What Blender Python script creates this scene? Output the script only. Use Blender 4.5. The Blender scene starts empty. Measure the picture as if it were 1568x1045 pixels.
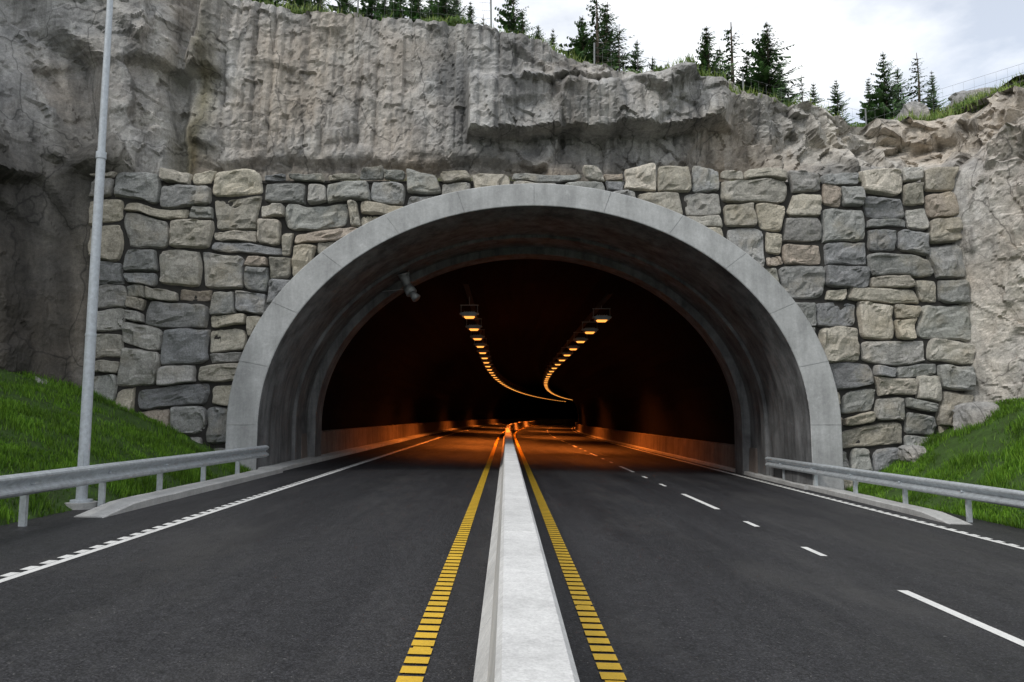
import bpy, math, random
import numpy as np
from mathutils import Vector, Matrix
random.seed(7); rng=np.random.default_rng(7)
scene=bpy.context.scene
BANK=0.033
# ---------------------------------------------------------------- noise
def h2(ix,iy,seed):
    v=np.sin(ix*127.1+iy*311.7+seed*74.7)*43758.5453
    return v-np.floor(v)
def vn(x,y,seed=0):
    x=np.asarray(x,float);y=np.asarray(y,float)
    ix=np.floor(x);iy=np.floor(y);fx=x-ix;fy=y-iy
    fx=fx*fx*(3-2*fx);fy=fy*fy*(3-2*fy)
    a=h2(ix,iy,seed);b=h2(ix+1,iy,seed);c=h2(ix,iy+1,seed);d=h2(ix+1,iy+1,seed)
    return (a*(1-fx)+b*fx)*(1-fy)+(c*(1-fx)+d*fx)*fy-.5
def fbm(x,y,seed=0,o=4):
    r=0;a=1
    for i in range(o):
        r=r+a*vn(x*2**i,y*2**i,seed+i*13);a*=.5
    return r
def facet(x,y,sx,sy,seed,off,tilt):
    X=x/sx;Y=y/sy
    ix=np.floor(X);iy=np.floor(Y)
    best=np.full(X.shape,9e9);o=np.zeros(X.shape)
    for dx in(-1,0,1):
        for dy in(-1,0,1):
            cx=ix+dx;cy=iy+dy
            px=cx+h2(cx,cy,seed);py=cy+h2(cx,cy,seed+5)
            d=(px-X)**2+(py-Y)**2
            val=off*(h2(cx,cy,seed+9)-.5)+tilt*((X-px)*(h2(cx,cy,seed+11)-.5)*sx+(Y-py)*(h2(cx,cy,seed+17)-.5)*sy)*2
            m=d<best
            best=np.where(m,d,best);o=np.where(m,val,o)
    return o
def ss(a,b,x):
    t=np.clip((x-a)/(b-a),0,1);return t*t*(3-2*t)
def blur(a,n=1):
    for _ in range(n):
        p=np.pad(a,((1,1),(0,0)),'edge');a=(p[:-2]+2*p[1:-1]+p[2:])/4
        p=np.pad(a,((0,0),(1,1)),'edge');a=(p[:,:-2]+2*p[:,1:-1]+p[:,2:])/4
    return a
# ---------------------------------------------------------------- mesh helpers
def link(o):
    scene.collection.objects.link(o);return o
def mesh_obj(name,v,f,mats,smooth=False,mi=None,col=None):
    me=bpy.data.meshes.new(name)
    me.from_pydata([tuple(p) for p in v],[],[tuple(int(i) for i in q) for q in f])
    for m in mats: me.materials.append(m)
    if mi is not None: me.polygons.foreach_set('material_index',mi)
    me.polygons.foreach_set('use_smooth',[smooth]*len(me.polygons))
    if col is not None:
        at=me.color_attributes.new('tint','FLOAT_COLOR','POINT')
        c=np.ones((len(v),4));c[:,:3]=col;at.data.foreach_set('color',c.ravel())
    me.update()
    return link(bpy.data.objects.new(name,me))
def gridf(nr,nc,mask=None,flip=False):
    i=np.arange(nr-1)[:,None]*nc+np.arange(nc-1)[None,:]
    q=np.stack([i,i+1,i+nc+1,i+nc],-1)
    if flip:q=q[...,::-1]
    q=q.reshape(-1,4)
    if mask is not None:q=q[mask.ravel()]
    return q
class MB:
    def __init__(s): s.v=[];s.f=[];s.m=[]
    def add(s,v,f,mi=0):
        b=len(s.v);s.v+= [tuple(p) for p in v];s.f+=[tuple(b+i for i in q) for q in f];s.m+=[mi]*len(f)
    def box(s,c,d,mi=0,R=None,taper=1.0):
        x,y,z=[k/2 for k in d];P=[]
        for sz in(-1,1):
            t=taper if sz<0 else 1
            for sx,sy in((-1,-1),(1,-1),(1,1),(-1,1)):P.append(Vector((sx*x*t,sy*y*t,sz*z)))
        if R is not None:P=[R@p for p in P]
        P=[p+Vector(c) for p in P]
        s.add(P,[(3,2,1,0),(4,5,6,7),(0,1,5,4),(1,2,6,5),(2,3,7,6),(3,0,4,7)],mi)
    def cyl(s,p0,p1,r0,r1=None,n=12,mi=0,cap=True):
        r1=r0 if r1 is None else r1
        p0=Vector(p0);p1=Vector(p1);q=(p1-p0).to_track_quat('Z','Y').to_matrix()
        P=[p0+q@Vector((r0*math.cos(2*math.pi*i/n),r0*math.sin(2*math.pi*i/n),0)) for i in range(n)]
        P+=[p1+q@Vector((r1*math.cos(2*math.pi*i/n),r1*math.sin(2*math.pi*i/n),0)) for i in range(n)]
        F=[(i,(i+1)%n,n+(i+1)%n,n+i) for i in range(n)]
        if cap:F+=[tuple(range(n-1,-1,-1)),tuple(range(n,2*n))]
        s.add(P,F,mi)
    def strip(s,rows,mi=0,close=False):
        n=len(rows[0]);v=[p for r in rows for p in r];F=[]
        for a in range(len(rows)-1):
            for b in range(n if close else n-1):
                c=(b+1)%n;F.append((a*n+b,a*n+c,(a+1)*n+c,(a+1)*n+b))
        s.add(v,F,mi)
    def build(s,name,mats,smooth=False,bevel=0):
        o=mesh_obj(name,s.v,s.f,mats,smooth,s.m)
        if bevel:
            b=o.modifiers.new('b','BEVEL');b.width=bevel;b.segments=2;b.limit_method='ANGLE'
        return o
# ---------------------------------------------------------------- materials
class N:
    def __init__(s,name):
        s.mat=bpy.data.materials.new(name);s.mat.use_nodes=True
        s.t=s.mat.node_tree;s.b=s.t.nodes['Principled BSDF']
        s.tc=s.t.nodes.new('ShaderNodeTexCoord').outputs['Object']
    def n(s,ty,**k):
        x=s.t.nodes.new(ty)
        for a,v in k.items():setattr(x,a,v)
        return x
    def l(s,a,b): s.t.links.new(a,b)
    def map(s,sc):
        m=s.n('ShaderNodeMapping');s.l(s.tc,m.inputs['Vector']);m.inputs['Scale'].default_value=sc;return m.outputs[0]
    def noise(s,scale,detail=8,rough=.6,vec=None,dist=0):
        x=s.n('ShaderNodeTexNoise');x.inputs['Scale'].default_value=scale;x.inputs['Detail'].default_value=min(detail,5)
        x.inputs['Roughness'].default_value=rough;x.inputs['Distortion'].default_value=dist
        s.l(vec if vec else s.tc,x.inputs['Vector']);return x.outputs['Fac']
    def vor(s,scale,feature='F1',vec=None,out='Distance'):
        x=s.n('ShaderNodeTexVoronoi',feature=feature);x.inputs['Scale'].default_value=scale
        s.l(vec if vec else s.tc,x.inputs['Vector']);return x.outputs[out]
    def ramp(s,fac,stops):
        r=s.n('ShaderNodeValToRGB');e=r.color_ramp.elements
        while len(e)<len(stops):e.new(.5)
        for k,(p,c) in zip(e,stops):
            k.position=p;k.color=(c,c,c,1) if isinstance(c,(int,float)) else (*c,1)
        s.l(fac,r.inputs[0]);return r.outputs[0]
    def mix(s,fac,a,b,mode='MIX'):
        m=s.n('ShaderNodeMix',data_type='RGBA',blend_type=mode)
        for sock,v in((m.inputs[0],fac),(m.inputs[6],a),(m.inputs[7],b)):
            if isinstance(v,bpy.types.NodeSocket):s.l(v,sock)
            elif isinstance(v,(int,float)):sock.default_value=v if sock==m.inputs[0] else (v,v,v,1)
            else:sock.default_value=(*v,1)
        return m.outputs[2]
    def warp(s,sc,amt,msc=(1,1,1)):
        w=s.n('ShaderNodeVectorMath',operation='MULTIPLY_ADD');nz=s.n('ShaderNodeTexNoise');nz.inputs['Scale'].default_value=sc;nz.inputs['Detail'].default_value=3
        v=s.map(msc);s.l(v,nz.inputs['Vector']);s.l(nz.outputs['Color'],w.inputs[0]);w.inputs[1].default_value=(amt,)*3;s.l(v,w.inputs[2]);return w.outputs[0]
    def attr(s,name='tint'):
        a=s.n('ShaderNodeAttribute');a.attribute_name=name;return a.outputs['Color']
    def col(s,c):
        if isinstance(c,bpy.types.NodeSocket):s.l(c,s.b.inputs['Base Color'])
        else:s.b.inputs['Base Color'].default_value=(*c,1)
    def rough(s,r):
        if isinstance(r,bpy.types.NodeSocket):s.l(r,s.b.inputs['Roughness'])
        else:s.b.inputs['Roughness'].default_value=r
    def bump(s,h,strength=.3,dist=.05):
        x=s.n('ShaderNodeBump');x.inputs['Strength'].default_value=strength;x.inputs['Distance'].default_value=dist
        s.l(h,x.inputs['Height'])
        if s.b.inputs['Normal'].links: s.l(s.b.inputs['Normal'].links[0].from_socket,x.inputs['Normal'])
        s.l(x.outputs[0],s.b.inputs['Normal'])
def m_rock():
    k=N('cliff_rock')
    c=k.ramp(k.noise(.5,5,.65,dist=.4),[(.3,(.22,.22,.22)),(.48,(.34,.335,.325)),(.7,(.48,.47,.445))])
    c=k.mix(k.ramp(k.noise(.23,4),[(.47,0),(.66,.6)]),c,(.42,.36,.295))
    st=k.ramp(k.noise(1.7,5,.65,k.map((1,1,.06)),dist=.3),[(.34,.48),(.5,1),(.68,1.2)])
    c=k.mix(.85,c,st,'MULTIPLY')
    c=k.mix(.85,c,k.ramp(k.noise(8,5,.78),[(.3,.6),(.7,1.3)]),'MULTIPLY')
    c=k.mix(.7,c,k.ramp(k.noise(38,3,.8),[(.35,.70),(.6,1.15)]),'MULTIPLY')
    cm=k.ramp(k.vor(.42,'DISTANCE_TO_EDGE',k.warp(.9,1.0,(1,1,.6))),[(0,.12),(.010,1)])
    c=k.mix(.7,c,cm,'MULTIPLY')
    cm2=k.ramp(k.vor(1.1,'DISTANCE_TO_EDGE',k.warp(1.4,.8,(1,1,.5))),[(0,.3),(.012,1)])
    c=k.mix(k.ramp(k.noise(.6,3),[(.45,0),(.6,.6)]),c,k.mix(1,c,cm2,'MULTIPLY'))
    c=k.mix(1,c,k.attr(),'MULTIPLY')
    k.col(c);k.rough(.85)
    k.bump(k.noise(5,5,.7),.6,.08);k.bump(k.noise(25,4,.7),.6,.02)
    return k.mat
def m_block():
    k=N('masonry_stone')
    c=k.attr()
    c=k.mix(1,c,k.ramp(k.noise(1.7,5,.7,dist=.6),[(.3,.72),(.5,1),(.7,1.22)]),'MULTIPLY')
    c=k.mix(.9,c,k.ramp(k.noise(16,5,.8),[(.3,.6),(.7,1.4)]),'MULTIPLY')
    c=k.mix(k.ramp(k.noise(.8,4),[(.52,0),(.72,.5)]),c,(.45,.39,.28))
    c=k.mix(k.ramp(k.noise(1.3,5,.8),[(.58,0),(.74,.55)]),c,(.12,.13,.07))
    c=k.mix(.7,c,k.ramp(k.noise(60,3,.7),[(.38,.6),(.55,1.1)]),'MULTIPLY')
    k.col(c);k.rough(.87)
    k.bump(k.noise(7,5,.75),.9,.06);k.bump(k.noise(40,4,.7),.7,.015)
    return k.mat
def m_conc(name,base,var=.25,stain=.5,bs=.25,joints=False):
    k=N(name)
    c=k.mix(1,base,k.ramp(k.noise(1.1,5,.65,dist=.4),[(.3,1-var),(.7,1+var*.5)]),'MULTIPLY')
    st=k.ramp(k.noise(2.4,5,.7,k.map((1,1,.12))),[(.35,1-stain*.6),(.58,1)])
    c=k.mix(stain,c,st,'MULTIPLY')
    c=k.mix(.6,c,k.ramp(k.noise(14,4,.75),[(.35,.82),(.65,1.1)]),'MULTIPLY')
    c=k.mix(.6,c,k.ramp(k.noise(70,3,.7),[(.35,.75),(.6,1.1)]),'MULTIPLY')
    # splash dirt near the ground and pale lime spots
    c=k.mix(k.ramp(k.noise(3,5,.8),[(.60,0),(.70,.35)]),c,tuple(x*1.35 for x in base))
    k.col(c);k.rough(.75)
    k.bump(k.noise(22,5,.65),bs,.015)
    return k.mat
def m_asphalt():
    k=N('asphalt')
    c=k.ramp(k.noise(.8,5,.65,k.map((1,.08,1)),dist=.3),[(.35,(.022,.022,.025)),(.65,(.042,.042,.046))])
    c=k.mix(.9,c,k.ramp(k.vor(42),[(.0,2.0),(.35,1),(.8,.4)]),'MULTIPLY')
    c=k.mix(.9,c,k.ramp(k.noise(9,5,.85),[(.3,.5),(.7,1.5)]),'MULTIPLY')
    sp=k.ramp(k.noise(30,2,.8),[(.67,0),(.70,.8)])
    c=k.mix(sp,c,(.17,.165,.16))
    c=k.mix(k.ramp(k.noise(.6,5,.75,k.map((1,.3,1))),[(.50,0),(.75,.5)]),c,(.08,.078,.075))
    k.col(c)
    k.rough(k.ramp(k.noise(.7,4,.6,k.map((1,.15,1))),[(.35,.45),(.7,.72)]))
    k.b.inputs['Specular IOR Level'].default_value=.32
    k.bump(k.vor(55),.8,.014);k.bump(k.noise(140,2,.8),.35,.004)
    return k.mat
def m_paint(name,c0,worn=.35):
    k=N(name)
    f=k.ramp(k.noise(30,5,.8),[(.52,0),(.68,worn)])
    c=k.mix(f,c0,(.06,.06,.06))
    c=k.mix(.6,c,k.ramp(k.noise(2,5),[(.3,.75),(.7,1.1)]),'MULTIPLY')
    k.col(c);k.rough(.6);k.bump(k.vor(70),.3,.004)
    return k.mat
def m_simple(name,c,rough=.5,metal=0,v=.2,sc=5):
    k=N(name)
    k.col(k.mix(1,c,k.ramp(k.noise(sc,5,.7),[(.3,1-v),(.7,1+v)]),'MULTIPLY'))
    k.rough(rough);k.b.inputs['Metallic'].default_value=metal
    return k.mat
def m_grassb(name='grass_blades'):
    k=N(name)
    c=k.mix(1,k.attr(),k.ramp(k.noise(1.3,4),[(.3,.5),(.7,1.4)]),'MULTIPLY')
    k.col(c);k.rough(.55)
    k.b.inputs['Specular IOR Level'].default_value=.25
    return k.mat
def m_soil():
    k=N('grass_ground')
    c=k.ramp(k.noise(3,5,.75),[(.3,(.025,.045,.006)),(.55,(.045,.10,.012)),(.75,(.075,.14,.02))])
    k.col(c);k.rough(.95);k.bump(k.noise(14,5,.8),1,.05)
    return k.mat
def m_hill():
    k=N('hill_ground')
    c=k.ramp(k.noise(1.4,5,.75),[(.3,(.05,.09,.02)),(.5,(.11,.17,.04)),(.7,(.2,.2,.09))])
    c=k.mix(k.ramp(k.noise(.5,5,.7),[(.5,0),(.56,1)]),c,(.4,.38,.35))
    k.col(c);k.rough(.95);k.bump(k.noise(5,5,.8),1,.2)
    return k.mat
def m_emit(name,c,s):
    k=N(name);k.col((.8,.6,.3));k.b.inputs['Emission Color'].default_value=(*c,1);k.b.inputs['Emission Strength'].default_value=s
    return k.mat
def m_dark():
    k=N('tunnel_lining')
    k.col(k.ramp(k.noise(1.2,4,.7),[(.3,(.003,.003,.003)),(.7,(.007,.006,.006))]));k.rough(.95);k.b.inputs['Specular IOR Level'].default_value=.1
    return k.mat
ROCK=m_rock();BLOCK=m_block();ASPH=m_asphalt()
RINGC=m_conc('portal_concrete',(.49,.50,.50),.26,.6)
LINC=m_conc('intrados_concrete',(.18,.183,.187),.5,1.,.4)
PANC=m_conc('panel_concrete',(.20,.165,.145),.35,.8,.3)
BARC=m_conc('barrier_concrete',(.68,.68,.67),.18,.45)
KERBC=m_conc('kerb_concrete',(.50,.50,.49),.25,.4)
MORT=m_simple('wall_core',(.035,.033,.03),.95)
WHITE=m_paint('white_paint',(.78,.78,.76));YEL=m_paint('yellow_paint',(.72,.45,.03),.3)
GALV=m_simple('galvanised_steel',(.56,.60,.63),.42,.45,.22,9)
POLEM=m_simple('pole_steel',(.50,.54,.58),.5,.15,.18,14)
GRASS=m_grassb();SOIL=m_soil();HILL=m_hill();DARK=m_dark()
BARK=m_simple('bark',(.11,.085,.065),.9,0,.4,12)
NEED=m_grassb('spruce_needles')
HOUS=m_simple('lamp_housing',(.33,.34,.35),.5,.3)
LENS=m_emit('sodium_lens',(1,.38,.065),1.7)
# ---------------------------------------------------------------- road alignment
R=680.;Y0=60.
def cl(d):
    if d<=Y0:return 0.,d,0.
    a=(d-Y0)/R
    return R*(1-math.cos(a)),Y0+R*math.sin(a),a
def at(d,off,h=0.):
    x,y,a=cl(d)
    return (x+off*math.cos(a),y-off*math.sin(a),-BANK*off+h)
def stations(a,b,step=4.):
    n=max(1,int(math.ceil((b-a)/step)));return [a+(b-a)*i/n for i in range(n+1)]
# ---------------------------------------------------------------- ground
mesh_obj('ground',[(-1500,-1500,-1.6),(1500,-1500,-1.6),(1500,1500,-1.6),(-1500,1500,-1.6)],[(0,1,2,3)],[SOIL])
m=MB();m.strip([[at(d,o) for o in(-7.3,-4,-1,0,1,4,7,9.5)] for d in stations(-150,330)])
m.strip([[at(d,9.5),at(d,9.9,-1.3)] for d in stations(-150,330)]);m.strip([[at(d,-7.7,-1.8),at(d,-7.3)] for d in stations(-150,330)])
m.build('road',[ASPH])
def line(m,o0,o1,d0,d1,h=.004,mi=0,step=4.):
    m.strip([[at(d,o0,h),at(d,o1,h)] for d in stations(d0,d1,step)],mi)
mk=MB()
for c in(-.63,.73):
    line(mk,c-.075,c+.075,60,320,.004,1)
    d=-12.
    while d<60:
        line(mk,c-.085,c+.085,d,d+.14,.011,1)
        if d>22 or random.random()<.12: line(mk,c-.065,c+.065,d+.14,d+.2,.004,1)
        d+=.2
line(mk,-4.93,-4.84,-60,320,.004,0)
d=-10.
while d<60:
    line(mk,-5.03,-4.931,d,d+.19,.006,0);d+=.32
line(mk,7.82,7.92,-60,320,.004,0)
d=-10.
while d<60:
    line(mk,7.921,8.0,d,d+.19,.006,0);d+=.32
for k in range(-6,30):
    b=5.3+10.1*k
    line(mk,4.26,4.38,b,b+3,.004)
    line(mk,4.27,4.37,b+5,b+5.7,.004);line(mk,4.27,4.37,b+7.7,b+8.35,.004)
mk.build('road_marking',[WHITE,YEL])
# median barrier
bar=MB();c=.11
prof=[(-.32,-.02),(-.32,.05),(-.22,.20),(-.15,.83),(-.125,.855),(.125,.855),(.15,.83),(.22,.20),(.32,.05),(.32,-.02)]
d=-30.
while d<300:
    e=d+6 if d<60 else d+12
    bar.strip([[at(q,c+o,h) for o,h in prof] for q in stations(d,e-.012,3)])
    for q in(d,e-.012):
        bar.add([at(q,c+o,h) for o,h in prof],[tuple(range(10))])
    d=e
bar.build('median_barrier',[BARC])
# kerbs
kb=MB()
def kerb(o0,o1,d0,d1,h=.13,taper0=True):
    rows=[]
    L=stations(d0,d1,.5)
    for i,q in enumerate(L):
        t=min(1,(q-d0)/1.2+.12) if taper0 else 1
        n=.012*float(vn(q*1.7,3.))
        rows.append([at(q,o0,-.05),at(q,o0,h*t-.02+n),at(q,o0+.03,h*t+n),at(q,o1-.03,h*t+n),at(q,o1,h*t-.02+n),at(q,o1,-.05)])
    kb.strip(rows);kb.add(rows[0],[tuple(range(6))])
kerb(-6.6,-6.15,11.6,20.8);kerb(8.35,8.8,14.2,20.8)
kerb(-6.85,-6.3,20.8,300,.12,False);kerb(8.25,8.6,20.8,300,.12,False)
kb.build('kerb',[KERBC],False)
# ---------------------------------------------------------------- portal ring
CX,CZ=.8,1.5
def outline(rx,rz,y,dc=None,n=96,cx=CX):
    P=[(cx-rx,y,-1.2),(cx-rx,y,-.2),(cx-rx,y,.7)]
    for i in range(n+1):
        a=math.pi*i/n;P.append((cx-rx*math.cos(a),y,CZ+rz*math.sin(a)))
    P+=[(cx+rx,y,.7),(cx+rx,y,-.2),(cx+rx,y,-1.2)]
    return P
def ring_rows(spec,n=168,joint=14):
    rows=[]
    for rx,rz,y,jd in spec:
        P=[(CX-rx,y,-1.2),(CX-rx,y,.5)]
        for i in range(n+1):
            for s_ in ((0,) if i%joint else (-.0016,-.0011,.0011,.0016)):
                a=math.pi*i/n+s_
                yy=y+(jd if (i%joint==0 and abs(s_)<.0015) else 0)
                P.append((CX-rx*math.cos(a),yy,CZ+rz*math.sin(a)))
        P+=[(CX+rx,y,.5),(CX+rx,y,-1.2)]
        rows.append(P)
    return rows
rg=MB()
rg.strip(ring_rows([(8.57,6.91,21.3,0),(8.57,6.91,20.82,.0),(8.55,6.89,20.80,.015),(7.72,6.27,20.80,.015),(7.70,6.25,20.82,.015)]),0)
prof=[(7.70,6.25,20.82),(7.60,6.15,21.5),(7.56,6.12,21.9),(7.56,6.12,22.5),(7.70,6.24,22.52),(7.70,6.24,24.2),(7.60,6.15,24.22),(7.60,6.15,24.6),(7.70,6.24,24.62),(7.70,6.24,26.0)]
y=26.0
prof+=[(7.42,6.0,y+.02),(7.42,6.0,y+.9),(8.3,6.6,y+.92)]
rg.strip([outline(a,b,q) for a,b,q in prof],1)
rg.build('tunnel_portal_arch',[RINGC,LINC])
YE=y+.92
# lining + side panels
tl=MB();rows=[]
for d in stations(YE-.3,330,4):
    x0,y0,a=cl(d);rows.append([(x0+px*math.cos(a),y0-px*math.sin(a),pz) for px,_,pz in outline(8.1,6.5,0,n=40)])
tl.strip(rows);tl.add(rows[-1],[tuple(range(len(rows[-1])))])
for o0,o1 in((-7.15,-6.9),(8.7,8.45)):
    d=YE-1.6
    while d<320:
        rr=[[at(q,o0,-.3),at(q,o0,.95),at(q,o0+(o1-o0)*.5,.97),at(q,o1,.93),at(q,o1+(o1-o0)*.25,-.3)] for q in stations(d,d+4.97,5)]
        tl.strip(rr,1);tl.add(rr[0],[tuple(range(5))],1);d+=5
for o,zz in((-1.6,6.95),(4.1,6.75)):
    tl.strip([[at(d,o-.1,zz),at(d,o-.1,zz-.08),at(d,o+.1,zz-.08),at(d,o+.1,zz)] for d in stations(YE+2,320,4)],2)
tl.build('tunnel_interior',[DARK,PANC,MORT])
# ---------------------------------------------------------------- tunnel lamps
lm=MB()
lm.box((0,0,.12),(.62,.5,.16),0);lm.box((0,0,.215),(.5,.4,.03),0)
for i in range(5):lm.box((-.2+.1*i,0,.25),(.015,.38,.04),0)
lm.box((-.36,0,.16),(.1,.3,.06),0);lm.box((.36,0,.16),(.1,.3,.06),0)
lm.box((0,-.01,.005),(.46,.36,.07),1,None,.75)
lm.cyl((-.36,0,.18),(-.36,0,.55),.012,n=6);lm.cyl((.36,0,.18),(.36,0,.55),.012,n=6);lm.box((0,0,.55),(.8,.03,.03),0)
lm.cyl((0,0,.55),(0,0,.95),.012,n=6)
base=lm.build('tunnel_lamp',[HOUS,LENS])
ld=bpy.data.lights.new('sodium','SPOT');ld.energy=5200;ld.color=(1,.21,.025);ld.spot_size=math.radians(132);ld.spot_blend=1.;ld.shadow_soft_size=0
ld2=ld.copy();ld2.energy=1500
first=True
for k in range(42):
    d=32+4.6*k
    for j,(o,zz) in enumerate(((-1.6,6.0),(4.15,5.85))):
        if first:ob=base;first=False
        else:ob=link(bpy.data.objects.new('tunnel_lamp',base.data))
        p=at(d,o);ob.location=(p[0],p[1],zz);ob.rotation_euler=(0,0,-cl(d)[2])
        if k in(1,3) or (5<=k<26 and (k-5)%6==j*3) :
            l=link(bpy.data.objects.new('bulb',ld2 if k==1 else ld));l.parent=ob;l.location=(0,0,-.09)
# loudspeaker / camera unit under the crown
sp=MB();P=Vector((-3.35,25.2,6.15))
sp.cyl(P+Vector((0,0,.0)),P+Vector((0,0,.75)),.02,n=8)
sp.cyl(P+Vector((-.9,0,-.15)),P+Vector((.1,0,-.05)),.012,n=6)
sp.cyl(P+Vector((-.02,0,.02)),P+Vector((-.16,-.1,.42)),.11,.19,16);sp.cyl(P+Vector((-.16,-.1,.42)),P+Vector((-.17,-.11,.46)),.21,.21,16)
sp.cyl(P+Vector((-.02,0,.0)),P+Vector((.12,-.1,-.22)),.17,.2,16);sp.cyl(P+Vector((.12,-.1,-.22)),P+Vector((.3,-.2,-.42)),.1,.16,16)
sp.box(P,(.14,.2,.14))
sp.build('tunnel_loudspeaker',[HOUS],True)
# ---------------------------------------------------------------- stone wall
def wallwarp(x,z):
    return x+.30*fbm(x*.6,z*.6,31,2)+.06*fbm(x*1.7,z*1.7,33,2),z+.34*fbm(x*.45,z*.5,57,2)+.06*fbm(x*1.7,z*1.7,36,2)
PAL=np.array([(.36,.36,.35),(.40,.39,.36),(.30,.305,.30),(.46,.42,.34),(.54,.50,.41),(.43,.40,.34),(.37,.375,.35),(.50,.43,.36),(.28,.285,.29),(.46,.44,.39),(.38,.36,.31),(.53,.49,.42),(.40,.39,.37),(.47,.44,.37),(.34,.345,.33)])
V=[];F=[];C=[];base_i=0
def block(x0,x1,z0,z1):
    global base_i
    sk=[random.uniform(-.09,.09) for _ in range(4)];sz=[random.uniform(-.08,.08) for _ in range(4)]
    nu,nv=19,13
    l=np.linspace(-1,1,nu);u=np.sign(l)*np.abs(l)**.62
    l=np.linspace(-1,1,nv);v=np.sign(l)*np.abs(l)**.62
    U,Vv=np.meshgrid(u,v)
    g=random.uniform(.005,.026)
    c4=[random.uniform(.0,.20) for _ in range(4)]
    cw=np.where(U<0,np.where(Vv<0,c4[0],c4[1]),np.where(Vv<0,c4[2],c4[3]))
    cu=U*(1-cw*np.abs(U)**4*np.abs(Vv)**4);cv=Vv*(1-cw*np.abs(Vv)**4*np.abs(U)**4)
    s=(cu+1)/2;t=(cv+1)/2
    xx=x0+g+(x1-x0-2*g)*s;zz=z0+g+(z1-z0-2*g)*t
    xx=xx+(sk[0]*(1-t)*(1-s)+sk[1]*(1-t)*s+sk[2]*t*(1-s)+sk[3]*t*s)*.6
    zz=zz+(sz[0]*(1-t)*(1-s)+sz[1]*(1-t)*s+sz[2]*t*(1-s)+sz[3]*t*s)*.6
    sd=random.uniform(0,500)
    xx=xx+.05*fbm(xx*3+sd,zz*3,3,3);zz=zz+.05*fbm(xx*3+sd,zz*3,8,3)
    e=np.clip((1-np.abs(U)**14)*(1-np.abs(Vv)**14),0,1)**.4
    dep=random.uniform(.10,.26)
    yy=21.22-dep*e-e*(.05*random.uniform(-1,1)*U+.06*random.uniform(-1,1)*Vv)
    yy=yy-e*(.28*facet(xx+sd,zz,.6,.42,int(sd),.3,.5)+.10*facet(xx+sd,zz,.22,.18,int(sd)+3,.3,.5)+.04*fbm(xx*5,zz*5,int(sd),3))
    xx,zz=wallwarp(xx,zz)
    rx,rz=8.38,6.72
    r=np.sqrt(((xx-CX)/rx)**2+((zz-CZ)/rz)**2)
    up=zz>CZ
    k=np.where(up&(r<1),1/np.maximum(r,.05),1)
    if (np.where(up,r<1,np.abs(xx-CX)<rx)).mean()>.8:return
    xx2=np.where(up,CX+(xx-CX)*k,np.where(np.abs(xx-CX)<rx,CX+np.sign(xx-CX)*rx,xx))
    zz2=np.where(up,CZ+(zz-CZ)*k,zz)
    V.append(np.stack([xx2,yy,zz2],-1).reshape(-1,3))
    F.append(gridf(nv,nu)+base_i);base_i+=nu*nv
    c=PAL[random.randrange(len(PAL))]*random.uniform(.72,1.1)
    C.append(np.repeat(c[None],nu*nv,0))
UX,UZ=.32,.355
ncx,ncz=79,28;WX0,WZ0=-11.95,-1.0
occ=np.zeros((ncz,ncx),bool)
for j in range(ncz):
    i=0
    while i<ncx:
        if occ[j,i]:i+=1;continue
        free=1
        while i+free<ncx and not occ[j,i+free] and free<6:free+=1
        h=random.choices([1,2,3],[.20,.68,.12])[0];h=min(h,ncz-j)
        wd=random.choice({1:[2,3,4,5],2:[2,3,3,4,4,5],3:[3,4,4]}[h])
        wd=min(wd,free)
        if free-wd==1:wd=free
        while h>1 and occ[j:j+h,i:i+wd].any():h-=1
        if wd==1 and h==1 and j+1<ncz and not occ[j+1,i]:h=2
        occ[j:j+h,i:i+wd]=True
        tj=random.uniform(-.1,.12) if j+h>=ncz else 0
        block(WX0+i*UX,WX0+(i+wd)*UX,WZ0+j*UZ,WZ0+(j+h)*UZ+tj)
        i+=wd
wall=mesh_obj('stone_retaining_wall',np.concatenate(V),np.concatenate(F),[BLOCK],False,None,np.concatenate(C))
xs=np.linspace(-11.8,13.1,167);zs=np.linspace(-1.2,8.6,66)
X,Z=np.meshgrid(xs,zs)
mc=(X[:-1,:-1]+.075,Z[:-1,:-1]+.075)
r=np.sqrt(((mc[0]-CX)/8.2)**2+((mc[1]-CZ)/6.55)**2)
mask=np.where(mc[1]>CZ,r>1,np.abs(mc[0]-CX)>8.2)
core=mesh_obj('wall_core',np.stack([X,np.full_like(X,21.2),Z],-1).reshape(-1,3),gridf(66,167,mask),[MORT]);core.parent=wall
# ---------------------------------------------------------------- cliff
pp=np.array([(-160,-60),(-40,-45),(-24,-40),(-17.5,0),(-15.8,10),(-14.6,16.0),(-13.5,19.0),(-12.3,20.9),(-11.2,22.1),(-8.5,22.5),(0,22.4),(6,22.3),(12.3,22.3),(13.2,21.2),(14.2,19.8),(17,15.5),(21,5),(28,-40),(50,-45),(160,-60)],float)
seg=np.hypot(*np.diff(pp,axis=0).T);S=np.concatenate([[0],np.cumsum(seg)])
s=[];q=0
while q<S[-1]:
    s.append(q);xy=np.array([np.interp(q,S,pp[:,0]),np.interp(q,S,pp[:,1])])
    q+=.06 if xy[1]>14 else (.25 if xy[1]>0 else 2.5)
s=np.array(s)
def pxy(q):return np.interp(q,S,pp[:,0]),np.interp(q,S,pp[:,1])
ks=np.linspace(-1.0,1.0,9)
px=sum(pxy(s+k)[0] for k in ks)/9;py=sum(pxy(s+k)[1] for k in ks)/9
tx=sum(pxy(s+k+.4)[0]-pxy(s+k-.4)[0] for k in ks);ty=sum(pxy(s+k+.4)[1]-pxy(s+k-.4)[1] for k in ks)
L=np.hypot(tx,ty)+1e-9;nx,ny=ty/L,-tx/L
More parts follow.
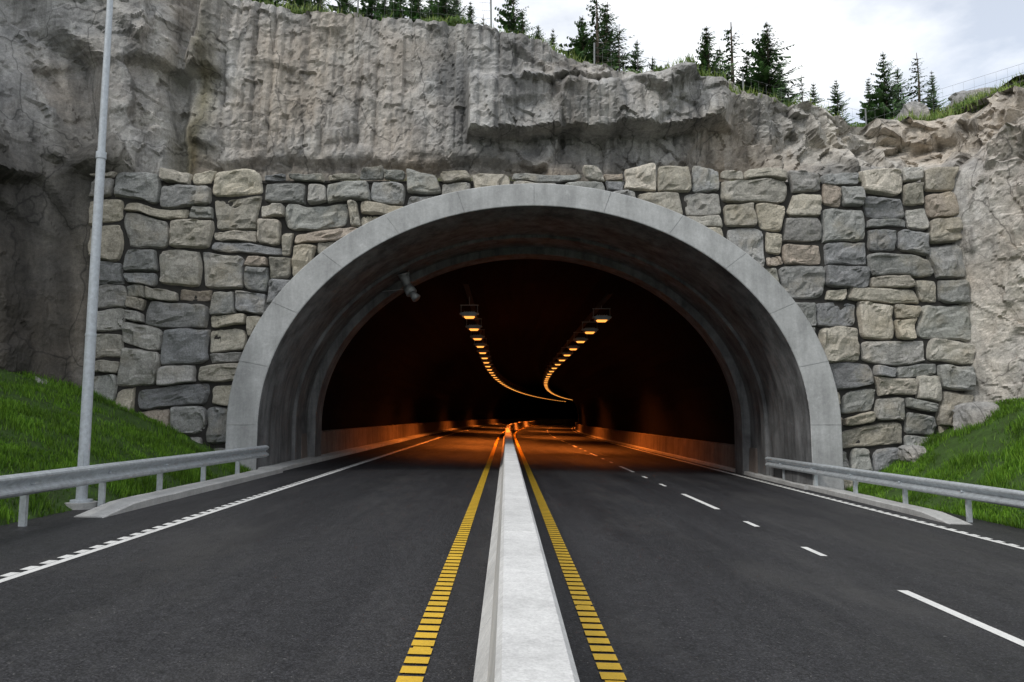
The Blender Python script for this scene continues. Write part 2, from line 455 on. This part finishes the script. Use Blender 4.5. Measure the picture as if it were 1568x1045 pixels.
TX=[-160,-24,-16,-13,-10.5,-8.8,-4.7,-.9,.6,3,7,11,17,25,35,160];TZ=[14,21,20,19,17,15.4,14.8,14.5,13.9,13.1,12.1,11.5,11.2,11,9,6]
def ztopf(x):return np.interp(x,TX,TZ)
NR=230
zt=ztopf(px)+.18*fbm(s*.5,s*0,5,4)+.16*facet(s,s*0,.8,1,3,1.0,0)
T=np.linspace(0,1,NR)[:,None]
Zg=-1.6+T*(zt[None]+1.6)
Sg=np.repeat(s[None],NR,0);Xg=np.repeat(px[None],NR,0);Yg=np.repeat(py[None],NR,0)
ws=Sg+.22*fbm(Sg*.8,Zg*.8,71,3);wz=Zg+.22*fbm(Sg*.8,Zg*.8,91,3)
central=ss(-9.8,-8.8,Xg)*(1-ss(-.4,.8,Xg))
rub=ss(8,10.5,Xg)*(1-ss(15,18,Xg))*ss(8.8,9.8,Zg)
rightv=ss(12.6,13.2,Xg)*(1-ss(8.4,9.4,Zg))
leftv=1-ss(-12,-10,Xg)
A=blur(facet(ws+.15*wz,wz,3.2,4.0,11,.9,.28),1)
B=blur(facet(ws-.25*wz,wz,1.5,1.7,23,.30,.32),1)
Cc=facet(ws+.3*wz,wz,.55,.6,37,.06,.26)
E_=facet(ws-.2*wz,wz,.2,.22,47,.015,.24)
D=A*(1-.88*central)*(1-.5*rightv)*(1-.5*rub)+B*(1-.72*central+1.2*rub-.3*rightv)+Cc*(1-.4*central+3.0*rub)+E_*(1+1.5*rub)+.02*fbm(Sg*2,Zg*2,41,3)
ph=Sg/.56+.10*fbm(Sg*.2,Zg*.10,3,2)
fr=ph-np.floor(ph);cell=np.floor(ph)
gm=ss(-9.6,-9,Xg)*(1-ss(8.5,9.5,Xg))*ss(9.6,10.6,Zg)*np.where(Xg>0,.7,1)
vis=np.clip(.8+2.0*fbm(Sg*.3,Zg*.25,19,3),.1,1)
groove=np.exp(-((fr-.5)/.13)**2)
D=D-gm*vis*.16*groove+gm*.04*vis*np.abs(np.sin(np.pi*(fr)))+gm*.16*(h2(cell,np.floor(Zg/2.6+h2(cell,0*ph,4)),2)-.5)
low=10.55+.25*fbm(Sg*.35,Sg*0,63,3)+.03*Xg+.14*facet(Sg,0*Sg,.7,1,13,1.,0)
bench=ss(-1.3,-1.1,Xg)*(1-ss(6.6,7.4,Xg))
D=D+1.05*bench*ss(0,.12,Zg-low)*(1-ss(1.3,2.1,Zg-low-.12*np.abs(Xg-3)))
D=D+.45*ss(.4,.55,Xg)*(1-ss(3.2,3.5,Xg))*ss(0,.1,Zg-12.0-.1*Xg)*(1-ss(.9,1.0,Zg-12.0))
D=D-.35*central*ss(0,.4,9.8+.3*fbm(Sg*.5,Sg*0,8,3)+.1*facet(Sg,0*Sg,.6,1,14,1.,0)-Zg)
lean=.13*np.maximum(Zg-8.5,0)+.55*np.maximum(Zg-9.3,0)*ss(8,11,Xg)+.25*np.maximum(Zg-12.6+.1*Xg,0)*ss(2,4,Xg)
lean=lean+(.10*np.maximum(Zg-2,0))*(1-ss(-13,-11.5,Xg))
endm=(ss(-13.4,-12.6,Xg)*(1-ss(-11,-10,Xg))+ss(11,12,Xg)*(1-ss(13.2,14,Xg)))*(1-ss(8.4,9.2,Zg))
D=D*(1-.75*endm)
for c0,w,dp in((-10.2,.28,.9),(-13.1,.2,.4)):
    D=D-dp*np.exp(-((Xg-c0-.12*np.sin(Zg*.9))/w)**2)*ss(8.2,9.5,Zg)
o=D-lean
PX=Xg+nx[None]*o;PY=Yg+ny[None]*o
inw=(Xg>-11.5)&(Xg<12.8)&(Yg>20.9)
PY=np.where(inw,np.maximum(PY,21.45+0*PY-np.clip((Zg-9.0)*3,0,9)),PY)
# stains (mineral, moss and seepage) and painted drill-groove shade as a vertex colour
tint=np.ones(Xg.shape+(3,))
nl=fbm(Sg*.35,Zg*.12,77,4)
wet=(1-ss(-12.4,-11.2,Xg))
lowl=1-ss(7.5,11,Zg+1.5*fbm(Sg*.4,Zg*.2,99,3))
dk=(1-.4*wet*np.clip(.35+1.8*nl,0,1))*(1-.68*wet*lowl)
warm=np.clip(ss(.05,.5,fbm(Sg*.3,Zg*.15,123,4)),0,1)
tint*=dk[...,None]
tint*=1-np.array([.0,.07,.18])*(warm*.5+rub*.5+wet*lowl*.7)[...,None]
moss=np.exp(-((Xg+9.75)/.55)**2)*(Zg>8.2)*np.clip(.6+1.5*fbm(Sg*1.5,Zg*.4,55,3),0,1)
tint*=1-np.array([.48,.52,.68])*moss[...,None]
tint*=(1+.42*rightv+.25*rub)[...,None]
stk=np.clip(ss(.22,.4,fbm(Sg*2.2,Zg*.05,201,3)),0,1)*(1-ss(-8,-6,Xg))
tint*=(1+.35*stk)[...,None]
dkst=np.clip(ss(.0,.35,fbm(Sg*1.3,Zg*.07,301,3)),0,1)
tint*=(1-.40*dkst*(1-rub)*(1-rightv))[...,None]
tint*=(1-.2*groove*gm*vis)[...,None]  # shade painted into the drill grooves so the marks read stronger
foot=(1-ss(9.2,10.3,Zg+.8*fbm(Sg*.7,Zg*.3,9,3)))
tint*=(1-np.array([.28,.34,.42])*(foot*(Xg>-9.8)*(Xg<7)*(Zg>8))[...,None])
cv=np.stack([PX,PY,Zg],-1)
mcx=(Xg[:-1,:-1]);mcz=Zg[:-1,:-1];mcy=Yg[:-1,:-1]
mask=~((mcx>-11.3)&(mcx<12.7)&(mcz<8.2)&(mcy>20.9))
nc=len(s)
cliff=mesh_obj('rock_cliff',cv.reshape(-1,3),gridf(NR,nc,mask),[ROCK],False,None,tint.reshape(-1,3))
lx=np.linspace(-11.8,13.1,120);ly=np.linspace(21.15,23.4,10);LX,LY=np.meshgrid(lx,ly)
LZ=8.52+.14*fbm(LX*1.2,LY*1.2,5,3)+.12*(LY-21.1)
mesh_obj('rock_ledge',np.stack([LX,LY,LZ],-1).reshape(-1,3),gridf(10,120),[ROCK],False,None,np.full((1200,3),.6))
# hill
dys=np.array([0,.25,.6,1,1.6,2.4,3.4,4.6,6,8,10.5,14,18,24,32,45,65,100,160,260])
def hillz(x,dy,y=0):
    return .05*np.minimum(dy,60)+1.6*ss(11,18,x)*ss(1.,8,dy)+.45*fbm(x*.35,(dy+y)*.35,88,4)*ss(0,2,dy)
topx,topy,topz=PX[-1],PY[-1],zt
HX=np.repeat(topx[None],len(dys),0);HY=topy[None]+dys[:,None]
HZ=topz[None]+hillz(HX,dys[:,None]+0*HX)
HZ=HZ+ (ztopf(HX)-topz[None])*ss(0,5,dys[:,None])
mesh_obj('hill_terrain',np.stack([HX,HY,HZ],-1).reshape(-1,3),gridf(len(dys),nc),[HILL],True)
cm=(py>12)&(topx>-16)&(topx<20)
ordr=np.argsort(topx[cm]);TXs=topx[cm][ordr];TYs=topy[cm][ordr]
def ytop(x):return float(np.interp(x,TXs,TYs))
def hz(x,y):
    dy=max(0,y-ytop(x));return float(ztopf(x)+hillz(np.array(float(x)),np.array(dy)))
# ---------------------------------------------------------------- grass banks
def bankz(x,y):
    l=np.where(x<0,.22+.46*np.clip(-6.95-x,0,6.6),-.33+.60*np.clip(x-9.6,0,4.2))
    l=l+.14*fbm(x*.5,y*.5,17,3)*ss(.3,1.5,np.where(x<0,-6.9-x,x-9.5))
    return l+.05*fbm(x*2.3,y*2.3,7,3)*ss(.1,.6,np.where(x<0,-6.9-x,x-9.5))
for side,(xa,xb) in enumerate(((-26,-7.0),(9.3,30))):
    gx=np.linspace(xa,xb,110);gy=np.concatenate([np.linspace(-150,-2,40),np.linspace(-1,21.3,110)])
    GX,GY=np.meshgrid(gx,gy);GZ=bankz(GX,GY)-.03
    mesh_obj('grass_bank',np.stack([GX,GY,GZ],-1).reshape(-1,3),gridf(150,110),[SOIL],True)
def blades(name,x,y,z,h,w,colA,colB,mat):
    n=len(x);a=rng.uniform(0,2*np.pi,n);b=rng.uniform(0,2*np.pi,n)
    hh=h*rng.uniform(.5,1.3,n);lean=hh*rng.uniform(.1,.7,n)
    dx=np.cos(a)*w/2;dy=np.sin(a)*w/2
    P=np.zeros((n,3,3))
    P[:,0]=np.stack([x-dx,y-dy,z-.02],-1);P[:,1]=np.stack([x+dx,y+dy,z-.02],-1)
    P[:,2]=np.stack([x+np.cos(b)*lean,y+np.sin(b)*lean,z+hh],-1)
    t=rng.uniform(0,1,n)[:,None];c=np.array(colA)*(1-t)+np.array(colB)*t
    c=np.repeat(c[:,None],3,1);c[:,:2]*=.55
    return mesh_obj(name,P.reshape(-1,3),np.arange(3*n).reshape(-1,3),[mat],False,None,c.reshape(-1,3))
def scatter(xa,xb,ya,yb,n):
    x=rng.uniform(xa,xb,n);y=rng.uniform(ya,yb,n);return x,y
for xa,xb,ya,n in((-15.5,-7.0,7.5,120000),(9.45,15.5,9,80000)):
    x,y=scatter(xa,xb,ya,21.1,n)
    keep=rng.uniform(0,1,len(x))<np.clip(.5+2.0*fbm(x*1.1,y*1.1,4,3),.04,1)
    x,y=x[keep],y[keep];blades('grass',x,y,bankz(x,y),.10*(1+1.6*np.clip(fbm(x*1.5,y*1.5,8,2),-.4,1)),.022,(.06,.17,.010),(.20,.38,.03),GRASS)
x=rng.uniform(-9,22,36000);dy=rng.uniform(.0,8,36000)
keep=(fbm(x*.5,dy*.5,66,3)>-.05)|(x>13)&(rng.uniform(0,1,len(x))<.8)
x,dy=x[keep],dy[keep];y=np.array([ytop(k) for k in x])+dy
zz=ztopf(x)+hillz(x,dy)
blades('hilltop_grass',x,y,zz,.28,.04,(.12,.22,.03),(.32,.40,.10),GRASS)
# low shrubs along the brink
x=[];y=[];z=[];
for i in range(46):
    cx_=random.uniform(1,20) if i<34 else random.uniform(-9,1);oy=random.uniform(.1,2.5);cy_=ytop(cx_)+oy;cz_=hz(cx_,cy_);rr=random.uniform(.15,.45)
    n=int(900*rr)
    u=rng.normal(0,1,(n,3));u/=np.linalg.norm(u,axis=1)[:,None];u*=rng.uniform(.3,1,(n,1))*rr
    x.append(cx_+u[:,0]*1.3);y.append(cy_+u[:,1]);z.append(cz_+np.abs(u[:,2])*.9)
blades('low_shrubs',np.concatenate(x),np.concatenate(y),np.concatenate(z),.09,.06,(.06,.12,.02),(.17,.27,.06),GRASS)
# tufts and weeds rooted on the ledge above the masonry and on rock shelves
x=rng.uniform(-11,12.5,5000);keep=fbm(x*1.3,0*x,411,3)>.12;x=x[keep];y=rng.uniform(21.25,22.0,len(x))
blades('ledge_weeds',x,y,8.62+0*x+.12*(y-21.1),.16,.02,(.10,.15,.03),(.25,.28,.09),GRASS)
# ---------------------------------------------------------------- guard rails
def guard(name,pts,d0,d1,mir):
    g=MB()
    def off(d):return float(np.interp(d,[p[0] for p in pts],[p[1] for p in pts]))
    W=[(.0,.75),(.03,.742),(.075,.715),(.085,.69),(.075,.665),(.015,.62),(.0,.595),(.015,.57),(.075,.525),(.085,.50),(.075,.475),(.03,.448),(.0,.44)]
    rows=[]
    for q in stations(d0,d1,.5):
        sg=1 if mir else -1
        rows.append([at(q,off(q)-sg*(-.0+ (w)) ,h) for w,h in W])
    g.strip(rows,0)
    g.strip([[ (p[0]+(.004 if mir else -.004),p[1],p[2]) for p in r_] for r_ in rows],0)
    q=d0+.6
    while q<d1-.2:
        sg=1 if mir else -1
        p=at(q,off(q)+sg*.09)
        g.box((p[0],p[1],p[2]+.12),(.09,.012,1.1),0)
        g.box((p[0]-.045,p[1]+.025,p[2]+.12),(.006,.05,1.1),0);g.box((p[0]+.045,p[1]+.025,p[2]+.12),(.006,.05,1.1),0)
        g.box((p[0]-sg*.062,p[1],p[2]+.6),(.05,.07,.2),0)
        g.cyl((p[0]-sg*.16,p[1],p[2]+.595),(p[0]-sg*.05,p[1],p[2]+.595),.016,n=8)
        q+=2.
    q=d0+4
    while q<d1:
        sg=1 if mir else -1
        for hh in(.5,.69):
            for dd in(-.1,.1):
                p=at(q+dd,off(q)-sg*.08,hh);g.cyl(p,(p[0]-sg*.012,p[1],p[2]),.012,n=6)
        q+=4
    return g.build(name,[GALV])
guard('guard_rail',[(-50,-6.75),(12,-6.65),(21,-6.5)],-40,20.4,False)
guard('guard_rail',[(-50,9.4),(10,9.15),(14,8.95),(20,8.45),(25,8.15)],-40,23.6,True)
# ---------------------------------------------------------------- street lamp
p=MB();bx,by,bz=-7.05,12.6,.28
p.cyl((bx,by,bz-.4),(bx,by,bz+.05),.24,n=20,mi=1);p.cyl((bx,by,bz+.05),(bx,by,bz+.09),.17,n=20)
p.cyl((bx,by,bz),(bx,by,3.1),.088,.084,20);p.cyl((bx,by,3.1),(bx,by,3.14),.09,n=20)
p.cyl((bx,by,3.14),(bx,by,6.2),.080,.072,20);p.cyl((bx,by,6.2),(bx,by,6.32),.084,n=20)
p.cyl((bx,by,6.32),(bx,by,10.6),.062,.045,20)
p.cyl((bx,by,10.6),(bx+1.6,by,10.95),.04,.035,12)
p.box((bx+1.95,by,10.99),(.75,.28,.12),0);p.box((bx+2.0,by,10.915),(.5,.22,.03),2)
p.box((bx,by-.09,1.0),(.09,.012,.35),0)
p.build('street_lamp',[POLEM,KERBC,m_simple('lamp_glass',(.7,.7,.68),.2)],False)
# ---------------------------------------------------------------- fence
def fence(pts,sp,name,top=1.25,nw=5):
    f=MB();L=[]
    for (xa,oa),(xb,ob_) in zip(pts[:-1],pts[1:]):
        n=max(1,int(abs(xb-xa)/sp))
        for i in range(n):L.append((xa+(xb-xa)*i/n,oa+(ob_-oa)*i/n))
    L.append(pts[-1]);Q=[]
    for x,o_ in L:
        y=ytop(x)+o_;Q.append(Vector((x,y,hz(x,y)-.1)))
    for k,q in enumerate(Q):
        f.cyl(q-Vector((0,0,.3)),q+Vector((random.uniform(-.04,.04),0,top+.15)),.03,n=8)
    for a,b in zip(Q[:-1],Q[1:]):
        for w in range(nw):
            h=Vector((0,0,.15+(top-.15)*w/(nw-1)));f.cyl(a+h,b+h,.004,n=4,cap=False)
        n=int((b-a).length/.3)
        for i in range(1,n):
            c_=a.lerp(b,i/n);f.cyl(c_+Vector((0,0,.15)),c_+Vector((0,0,top)),.0025,n=3,cap=False)
    return f.build(name,[FENCEM])
FENCEM=m_simple('weathered_fence_steel',(.20,.21,.21),.6,.3)
fence([(-9.5,.5),(-5,.6),(-.5,.7)],2.3,'wire_fence')
fence([(3,1.0),(8,1.2),(13,2.5),(20,4.5)],3.2,'wire_fence',1.3)
# ---------------------------------------------------------------- boulders
import bmesh
def boulder(loc,sc,seed):
    bm=bmesh.new();bmesh.ops.create_icosphere(bm,subdivisions=4,radius=1)
    P=np.array([v.co[:] for v in bm.verts])
    k=1+.28*facet(P[:,0]*2+P[:,2],P[:,1]*2-P[:,2],1.1,1.1,seed,1.,.3)+.15*fbm(P[:,0]*2,P[:,1]*2+P[:,2],seed,3)
    P=np.sign(P)*np.abs(P)**.8*k[:,None]*np.array(sc)
    me=bpy.data.meshes.new('boulder')
    for v,q in zip(bm.verts,P):v.co=q
    bm.to_mesh(me);bm.free();me.materials.append(ROCK)
    at_=me.color_attributes.new('tint','FLOAT_COLOR','POINT');at_.data.foreach_set('color',np.full(len(P)*4,.95))
    o=link(bpy.data.objects.new('boulder',me));o.location=loc;return o
boulder((7.4,24.6,hz(7.4,24.6)+.45),(.75,.6,.65),3)
boulder((17.6,26.5,13.3),(1.0,.7,.5),5)
boulder((14.9,26.2,12.6),(.55,.5,.5),9)
boulder((-12.75,20.0,2.2),(.45,.5,.6),12)
boulder((12.9,20.4,1.6),(.6,.45,.5),15)
boulder((11.2,20.6,.7),(.35,.3,.25),19)
# ---------------------------------------------------------------- trees
def spruce_mesh(seed,dens=1.,sparse=False):
    r=random.Random(seed);v=[];f=[];mi=[];col=[]
    n=8
    for k in range(9):
        t=k/8;rad=.014*(1-t)+.0015
        for i in range(n):
            a=2*math.pi*i/n;v.append((rad*math.cos(a)+.006*math.sin(t*5+seed),rad*math.sin(a),t));col.append((.5,.5,.5))
    for k in range(8):
        for i in range(n):
            f.append((k*n+i,k*n+(i+1)%n,(k+1)*n+(i+1)%n,(k+1)*n+i));mi.append(0)
    z=.05
    while z<.985:
        t=z;Lmax=(.31 if not sparse else .25)*(1-t)**.85*(.65+.6*r.random())+.012
        nb=r.randint(6,9) if not sparse else r.randint(3,5)
        a0=r.random()*7
        for j in range(nb):
            if r.random()<.15:continue
            a=a0+2*math.pi*j/nb+r.uniform(-.3,.3);L=Lmax*r.uniform(.5,1.2)
            up=.25*(t)-.28*(1-t)
            ca,sa=math.cos(a),math.sin(a)
            tone=r.uniform(.6,1.4)
            ns=max(3,int(L/.013*dens))
            b=len(v);w=.0022
            v+=[(0,0,z-w),(0,0,z+w),(ca*L*.95,sa*L*.95,z+L*up)];col+=[(.5,.5,.5)]*3;f.append((b,b+1,b+2));mi.append(0)
            for q in range(ns):
                s_=(q+.6)/ns;rr=L*s_;zz=z+L*up*s_+L*.12*s_*s_
                wd=L*.33*(1.05-s_*.75)
                for side in(-1,1):
                    for rep in range(2 if not sparse else 1):
                        l=wd*r.uniform(.5,1.2);ang=a+side*r.uniform(.5,1.1);dz=-r.uniform(.0,.5)*l+r.uniform(-.1,.1)*l
                        bx_,by_=ca*rr,sa*rr
                        ex,ey=bx_+math.cos(ang)*l,by_+math.sin(ang)*l
                        hw=.0065*r.uniform(.7,1.5)
                        b=len(v)
                        px_,py_=-math.sin(ang)*hw,math.cos(ang)*hw
                        v+=[(bx_,by_,zz),(bx_+(ex-bx_)*.5+px_,by_+(ey-by_)*.5+py_,zz+dz*.4+hw*.4),(ex,ey,zz+dz),(bx_+(ex-bx_)*.5-px_,by_+(ey-by_)*.5-py_,zz+dz*.4-hw*1.2)]
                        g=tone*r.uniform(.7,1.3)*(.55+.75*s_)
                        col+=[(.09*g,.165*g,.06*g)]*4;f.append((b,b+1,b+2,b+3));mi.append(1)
        z+=(.020+.012*r.random())*(1.0 if not sparse else 1.5)
    me=bpy.data.meshes.new('spruce');me.from_pydata(v,[],f);me.materials.append(BARK);me.materials.append(NEED)
    me.polygons.foreach_set('material_index',mi)
    at_=me.color_attributes.new('tint','FLOAT_COLOR','POINT');c=np.ones((len(v),4));c[:,:3]=col;at_.data.foreach_set('color',c.ravel())
    return me
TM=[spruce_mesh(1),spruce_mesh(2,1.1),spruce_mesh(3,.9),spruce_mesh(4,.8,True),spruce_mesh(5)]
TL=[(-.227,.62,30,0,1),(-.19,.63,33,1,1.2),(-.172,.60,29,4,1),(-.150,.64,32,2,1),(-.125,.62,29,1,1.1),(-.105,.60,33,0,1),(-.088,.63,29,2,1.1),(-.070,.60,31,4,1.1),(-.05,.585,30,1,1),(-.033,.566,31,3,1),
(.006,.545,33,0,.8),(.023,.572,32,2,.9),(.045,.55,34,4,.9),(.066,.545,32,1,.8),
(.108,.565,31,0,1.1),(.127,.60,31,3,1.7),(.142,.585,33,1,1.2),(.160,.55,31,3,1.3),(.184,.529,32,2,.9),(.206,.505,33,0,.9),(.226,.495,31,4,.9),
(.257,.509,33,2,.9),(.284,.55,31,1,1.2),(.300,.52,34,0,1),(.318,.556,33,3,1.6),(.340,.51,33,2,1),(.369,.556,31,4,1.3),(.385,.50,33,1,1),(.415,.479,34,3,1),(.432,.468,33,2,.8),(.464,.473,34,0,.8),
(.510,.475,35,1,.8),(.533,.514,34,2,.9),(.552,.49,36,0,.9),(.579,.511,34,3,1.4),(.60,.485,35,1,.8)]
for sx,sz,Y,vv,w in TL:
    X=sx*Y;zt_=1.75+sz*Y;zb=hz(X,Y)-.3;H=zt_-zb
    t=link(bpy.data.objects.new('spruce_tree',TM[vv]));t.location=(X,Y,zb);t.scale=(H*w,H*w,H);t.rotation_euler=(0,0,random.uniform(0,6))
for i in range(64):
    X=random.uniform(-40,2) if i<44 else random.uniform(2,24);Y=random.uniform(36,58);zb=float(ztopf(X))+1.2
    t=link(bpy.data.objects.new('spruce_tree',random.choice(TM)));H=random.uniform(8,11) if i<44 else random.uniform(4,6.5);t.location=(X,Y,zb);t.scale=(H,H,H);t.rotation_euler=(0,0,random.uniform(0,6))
# ---------------------------------------------------------------- world & sun
sd=Vector((-.62,-.52,.85)).normalized()
w=bpy.data.worlds.new('World');scene.world=w;w.use_nodes=True;nt=w.node_tree
bg=nt.nodes['Background'];sky=nt.nodes.new('ShaderNodeTexSky');sky.sky_type='NISHITA';sky.sun_disc=False
sky.sun_elevation=math.asin(sd.z);sky.sun_rotation=math.atan2(sd.x,sd.y)
tc=nt.nodes.new('ShaderNodeTexCoord');mp=nt.nodes.new('ShaderNodeMapping');mp.inputs['Scale'].default_value=(1,1,2.2)
nz=nt.nodes.new('ShaderNodeTexNoise');nz.inputs['Scale'].default_value=2.3;nz.inputs['Detail'].default_value=7;nz.inputs['Roughness'].default_value=.55
rp=nt.nodes.new('ShaderNodeValToRGB');rp.color_ramp.elements[0].position=.40;rp.color_ramp.elements[1].position=.60
rp.color_ramp.elements[0].color=(.40,.40,.40,1)
mx=nt.nodes.new('ShaderNodeMix');mx.data_type='RGBA';mx.inputs[7].default_value=(9.8,9.9,10.,1)
L_=nt.links.new
L_(tc.outputs['Generated'],mp.inputs[0]);L_(mp.outputs[0],nz.inputs['Vector']);L_(nz.outputs['Fac'],rp.inputs[0])
L_(rp.outputs[0],mx.inputs[0]);L_(sky.outputs[0],mx.inputs[6]);L_(mx.outputs[2],bg.inputs['Color']);bg.inputs['Strength'].default_value=.14
sl=bpy.data.lights.new('sun','SUN');sl.energy=1.6;sl.angle=math.radians(10);sl.color=(1,.97,.92)
so=link(bpy.data.objects.new('sun',sl));so.rotation_euler=sd.to_track_quat('Z','Y').to_euler()
# ---------------------------------------------------------------- camera
cd=bpy.data.cameras.new('camera');cam=link(bpy.data.objects.new('camera',cd))
cd.sensor_width=36;cd.lens=26.13;cd.clip_end=4000;cd.clip_start=.05
cam.location=(0,0,1.75);cam.rotation_euler=(math.radians(90+5.77),0,math.radians(-.45))
scene.camera=cam
scene.view_settings.view_transform='Standard';scene.view_settings.look='None';scene.view_settings.exposure=0
